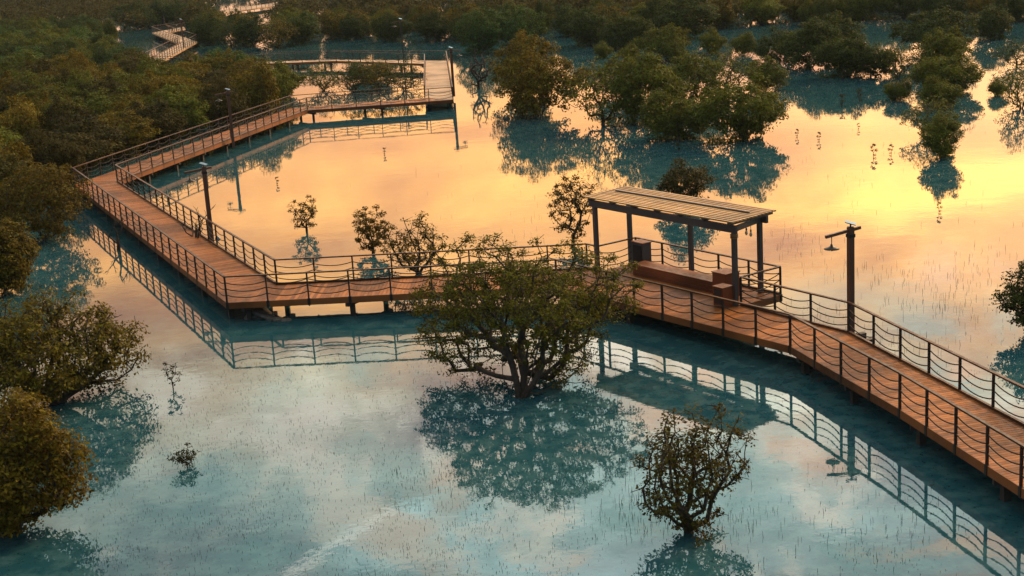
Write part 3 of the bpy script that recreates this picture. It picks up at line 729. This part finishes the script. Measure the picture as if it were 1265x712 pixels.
for a in ((0, 170, 36, 50, 34, DARK, 'dark tree behind the far left corner of the zigzag walk'), (3, 200, 32, 48, 32, DARK, 'dark tree behind the middle of the zigzag walk'),
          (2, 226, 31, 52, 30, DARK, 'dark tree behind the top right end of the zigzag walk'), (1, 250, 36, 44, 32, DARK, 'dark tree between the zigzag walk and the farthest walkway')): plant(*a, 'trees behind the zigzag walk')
G6 = 'trees in the row beyond the far corner'
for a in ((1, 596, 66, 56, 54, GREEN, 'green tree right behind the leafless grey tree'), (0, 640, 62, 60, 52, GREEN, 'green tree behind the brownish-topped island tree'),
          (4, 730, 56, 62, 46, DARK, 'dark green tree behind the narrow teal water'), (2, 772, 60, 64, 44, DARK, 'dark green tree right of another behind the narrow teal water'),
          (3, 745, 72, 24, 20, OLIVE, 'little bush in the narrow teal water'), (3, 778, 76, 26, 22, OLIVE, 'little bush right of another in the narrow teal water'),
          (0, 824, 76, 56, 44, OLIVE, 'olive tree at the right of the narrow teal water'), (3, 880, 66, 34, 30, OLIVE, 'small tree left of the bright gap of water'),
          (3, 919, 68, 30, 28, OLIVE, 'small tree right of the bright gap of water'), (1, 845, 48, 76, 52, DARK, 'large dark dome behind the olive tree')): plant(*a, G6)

# --- forests: every tree of its own
def inside(poly, x, y):
    c = False; n = len(poly)
    for i in range(n):
        (x0, y0), (x1, y1) = poly[i], poly[(i + 1) % n]
        if (y0 > y) != (y1 > y) and x < (x1 - x0) * (y - y0) / (y1 - y0) + x0: c = not c
    return c
def px_of(x, y, z=0):
    d = Vector((x, y, z - CAMH)); k = FPX / d.dot(fw); return 632.5 + d.dot(rx) * k, 356 - d.dot(ux) * k
def clear(x, y):          # open lanes in the wood where the far walkways stay in sight
    a, b = px_of(x, y); return (264 < a < 338 and -3 < b < 46) or (174 < a < 241 and 30 < b < 114) or (241 <= a < 262 and 60 < b < 100)
rng = np.random.default_rng(5)
def forest(poly, sep, n, kinds, hr, group, labels, cols, block=()):
    """places trees inside an outline on the ground, front ones first"""
    pw_ = [at(*p_) for p_ in poly]; P2_ = [(p_.x, p_.y) for p_ in pw_]
    x0, x1 = min(p_[0] for p_ in P2_), max(p_[0] for p_ in P2_); y0, y1 = min(p_[1] for p_ in P2_), max(p_[1] for p_ in P2_)
    pts = []
    for _ in range(n * 60):
        x, y = rng.uniform(x0, x1), rng.uniform(y0, y1)
        if len(pts) >= n: break
        if inside(P2_, x, y) and not clear(x, y) and all((x - a) ** 2 + (y - b) ** 2 > sep ** 2 for a, b in pts) and not any(math.hypot(x - a, y - b) < r for a, b, r in block): pts.append((x, y))
    for x, y in sorted(pts, key=lambda q_: q_[1]):
        k = int(rng.integers(0, kinds)); W, H, pr = protos[k]
        o = copy_tree(pr)
        i = int(rng.integers(0, len(cols)))
        s = rng.uniform(.72, 1.28); o.location = (x, y, 0); o.rotation_euler.z = rng.uniform(0, 6.28)
        o.scale = (s, s, rng.uniform(*hr) / H)
        tint(o, cols[i], rng, .28); tag(o, labels[i], 'tree', group)
    return len(pts)
tot = 0
tot += forest([(-60, 275), (-10, 262), (50, 248), (92, 232), (140, 210), (250, 172), (348, 136), (338, 124), (300, 114), (180, 112), (-60, 108)], 4.0, 85, 6, (3.6, 5.0),
              'trees of the forest left of the boardwalk', ['olive mangrove in the forest directly left of the rising boardwalk', 'brownish mangrove in the forest directly left of the rising boardwalk', 'dark mangrove in the forest directly left of the rising boardwalk'],
              [OLIVE, BROWN, (.06, .055, .014)])
tot += forest([(-60, 104), (150, 106), (165, 118), (258, 118), (322, 120), (300, 110), (284, 100), (272, 96), (262, 104), (168, 106), (140, 84), (128, 62), (140, 44), (-60, 46)], 4.6, 95, 6, (3.4, 4.6),
              'trees of the forest below the zigzag walk', ['olive mangrove in the hazy forest below the zigzag walkway', 'deep green mangrove in the hazy forest below the zigzag walkway', 'dark mangrove in the hazy forest below the zigzag walkway'],
              [OLIVE, GREEN, DARK])
tot += forest([(245, 54), (330, 52), (400, 50), (560, 52), (640, 46), (800, 44), (900, 36), (940, 32), (1110, 26), (1190, 30), (1265, 30), (1300, 20), (900, 24), (560, 36), (260, 42)], 5.2, 120, 6, (3.8, 5.2),
              'trees of the far wood along the top', ['olive mangrove in the far wood along the top of the picture', 'brownish mangrove in the far wood along the top of the picture', 'dark mangrove in the far wood along the top of the picture'],
              [OLIVE, BROWN, DARK])

# --- the wood beyond that, one mass
def far_wood():
    r2 = np.random.default_rng(9); vs = []
    poly = [(-80, 46), (160, 40), (240, 42), (420, 40), (560, 37), (900, 25), (1310, 21), (1310, -40), (1000, -45), (632, -40), (300, -28), (-80, -6)]
    P2_ = [tuple(at(*p_)[:2]) for p_ in poly]
    x0, x1 = min(p_[0] for p_ in P2_), max(p_[0] for p_ in P2_); y0, y1 = min(p_[1] for p_ in P2_), max(p_[1] for p_ in P2_)
    c = 0
    while c < 2000:
        x, y = r2.uniform(x0, x1), y0 + (y1 - y0) * r2.random() ** 1.8
        if not inside(P2_, x, y) or clear(x, y): continue
        c += 1
        H = r2.uniform(3.6, 5.4); W = r2.uniform(5.5, 8.5)
        n = 20; d = r2.normal(size=(n, 3)); d /= np.linalg.norm(d, axis=1)[:, None]; d[:, 2] = np.abs(d[:, 2])
        cen = d * np.array([W * .36, W * .36, H * .42]) * r2.uniform(.7, 1.1, n)[:, None] + np.array([x, y, H * .42])
        vs.append(leaf_arrays(r2, cen, 20, .95, .48, .6, .75))
    me = leaf_mesh('far_wood', np.concatenate(vs)); o = bpy.data.objects.new('far_wood', me); COL.objects.link(o); o.color = (.07, .066, .02, 1)
    tag(o, 'distant mangrove wood filling the horizon beyond the separate trees', 'wood', None, 'stuff')
far_wood()

# ------------------------------------------------------------------ root spikes (pneumatophores) all over the shallows
def spikes():
    r2 = np.random.default_rng(3); m = MB()
    zones = [((450, 560, 1265, 720), 220, .06, .17), ((110, 430, 700, 720), 5200, .015, .055), ((300, 400, 1265, 720), 2600, .015, .05), ((960, 250, 1265, 440), 520, .08, .20), ((950, 150, 1265, 240), 70, .08, .2),
             ((640, 230, 690, 300), 40, .12, .22), ((560, 460, 780, 520), 160, .06, .18), ((760, 590, 960, 700), 80, .08, .18), ((300, 130, 720, 300), 30, .08, .2), ((660, 560, 830, 640), 100, .10, .24),
             ((880, 600, 1120, 712), 70, .08, .18)]
    for (x0, y0, x1, y1), n, h0, h1 in zones:
        cs = [(r2.uniform(x0, x1), r2.uniform(y0, y1)) for _ in range(max(4, n // 30))]
        for _ in range(n):
            if r2.random() < .8:
                cx, cy = cs[r2.integers(0, len(cs))]; px, py = cx + r2.normal() * 26, cy + r2.normal() * 11
            else: px, py = r2.uniform(x0, x1), r2.uniform(y0, y1)
            p = at(px, py, 0); h = r2.uniform(h0, h1); r_ = r2.uniform(.004, .009); t_ = r2.normal(size=2) * .12 * h; a = r2.uniform(0, 6)
            m.add([(p.x + r_ * math.cos(a + k * 2.094), p.y + r_ * math.sin(a + k * 2.094), -.03) for k in range(3)] + [(p.x + t_[0] + r_ * .5 * math.cos(a + k * 2.094), p.y + t_[1] + r_ * .5 * math.sin(a + k * 2.094), h) for k in range(3)],
                  [(0, 1, 4, 3), (1, 2, 5, 4), (2, 0, 3, 5), (3, 4, 5)])
    tag(m.build('root_spikes', M_BARK), 'breathing roots poking out of the shallow water', 'roots', None, 'stuff')
spikes()

# ------------------------------------------------------------------ stones and slab under the corner
def rock(px, py, s, label, seed):
    bm = bmesh.new(); bmesh.ops.create_icosphere(bm, subdivisions=2, radius=1); rr = random.Random(seed)
    for v in bm.verts: v.co *= 1 + rr.uniform(-.16, .16)
    me = bpy.data.meshes.new('rock'); bm.to_mesh(me); bm.free(); me.materials.append(M_STONE)
    o = bpy.data.objects.new('rock', me); COL.objects.link(o); o.location = at(px, py, 0); o.scale = (s, s * .8, s * .5); o.rotation_euler.z = seed
    tag(o, label, 'stone', 'stones under the boardwalk corner')
rock(318, 391, .65, 'largest dark stone under the boardwalk corner', 1); rock(343, 396, .28, 'middle-sized stone right of the leaning slab under the corner', 2); rock(353, 396, .22, 'smallest stone, farthest right under the corner', 3)
p = at(325, 394, 0); m = MB(); m.bar(p + Vector((-.9, .5, .5)), p + Vector((.5, -.3, .02)), .4, .12); tag(m.build('stone_slab', M_STONE, bevel=.02), 'pale slab leaning against the stones under the boardwalk corner', 'slab')
for pr in list(protos) + [protos_s]: pass

# ------------------------------------------------------------------ haze
hm = bpy.data.materials.new('haze'); hm.use_nodes = True; T = hm.node_tree; T.nodes.clear()
pv = nd('ShaderNodeVolumePrincipled', T); pv.inputs['Color'].default_value = (.62, .78, .85, 1); pv.inputs['Density'].default_value = .00009; pv.inputs['Anisotropy'].default_value = .0
ho = nd('ShaderNodeOutputMaterial', T); ln(pv.outputs[0], ho.inputs['Volume'], T)
m = MB(); m.prism([(-2600, -400), (2600, -400), (2600, 4600), (-2600, 4600)], -1.0, 17.0); m.world = False
tag(m.build('haze', hm), kind='stuff')
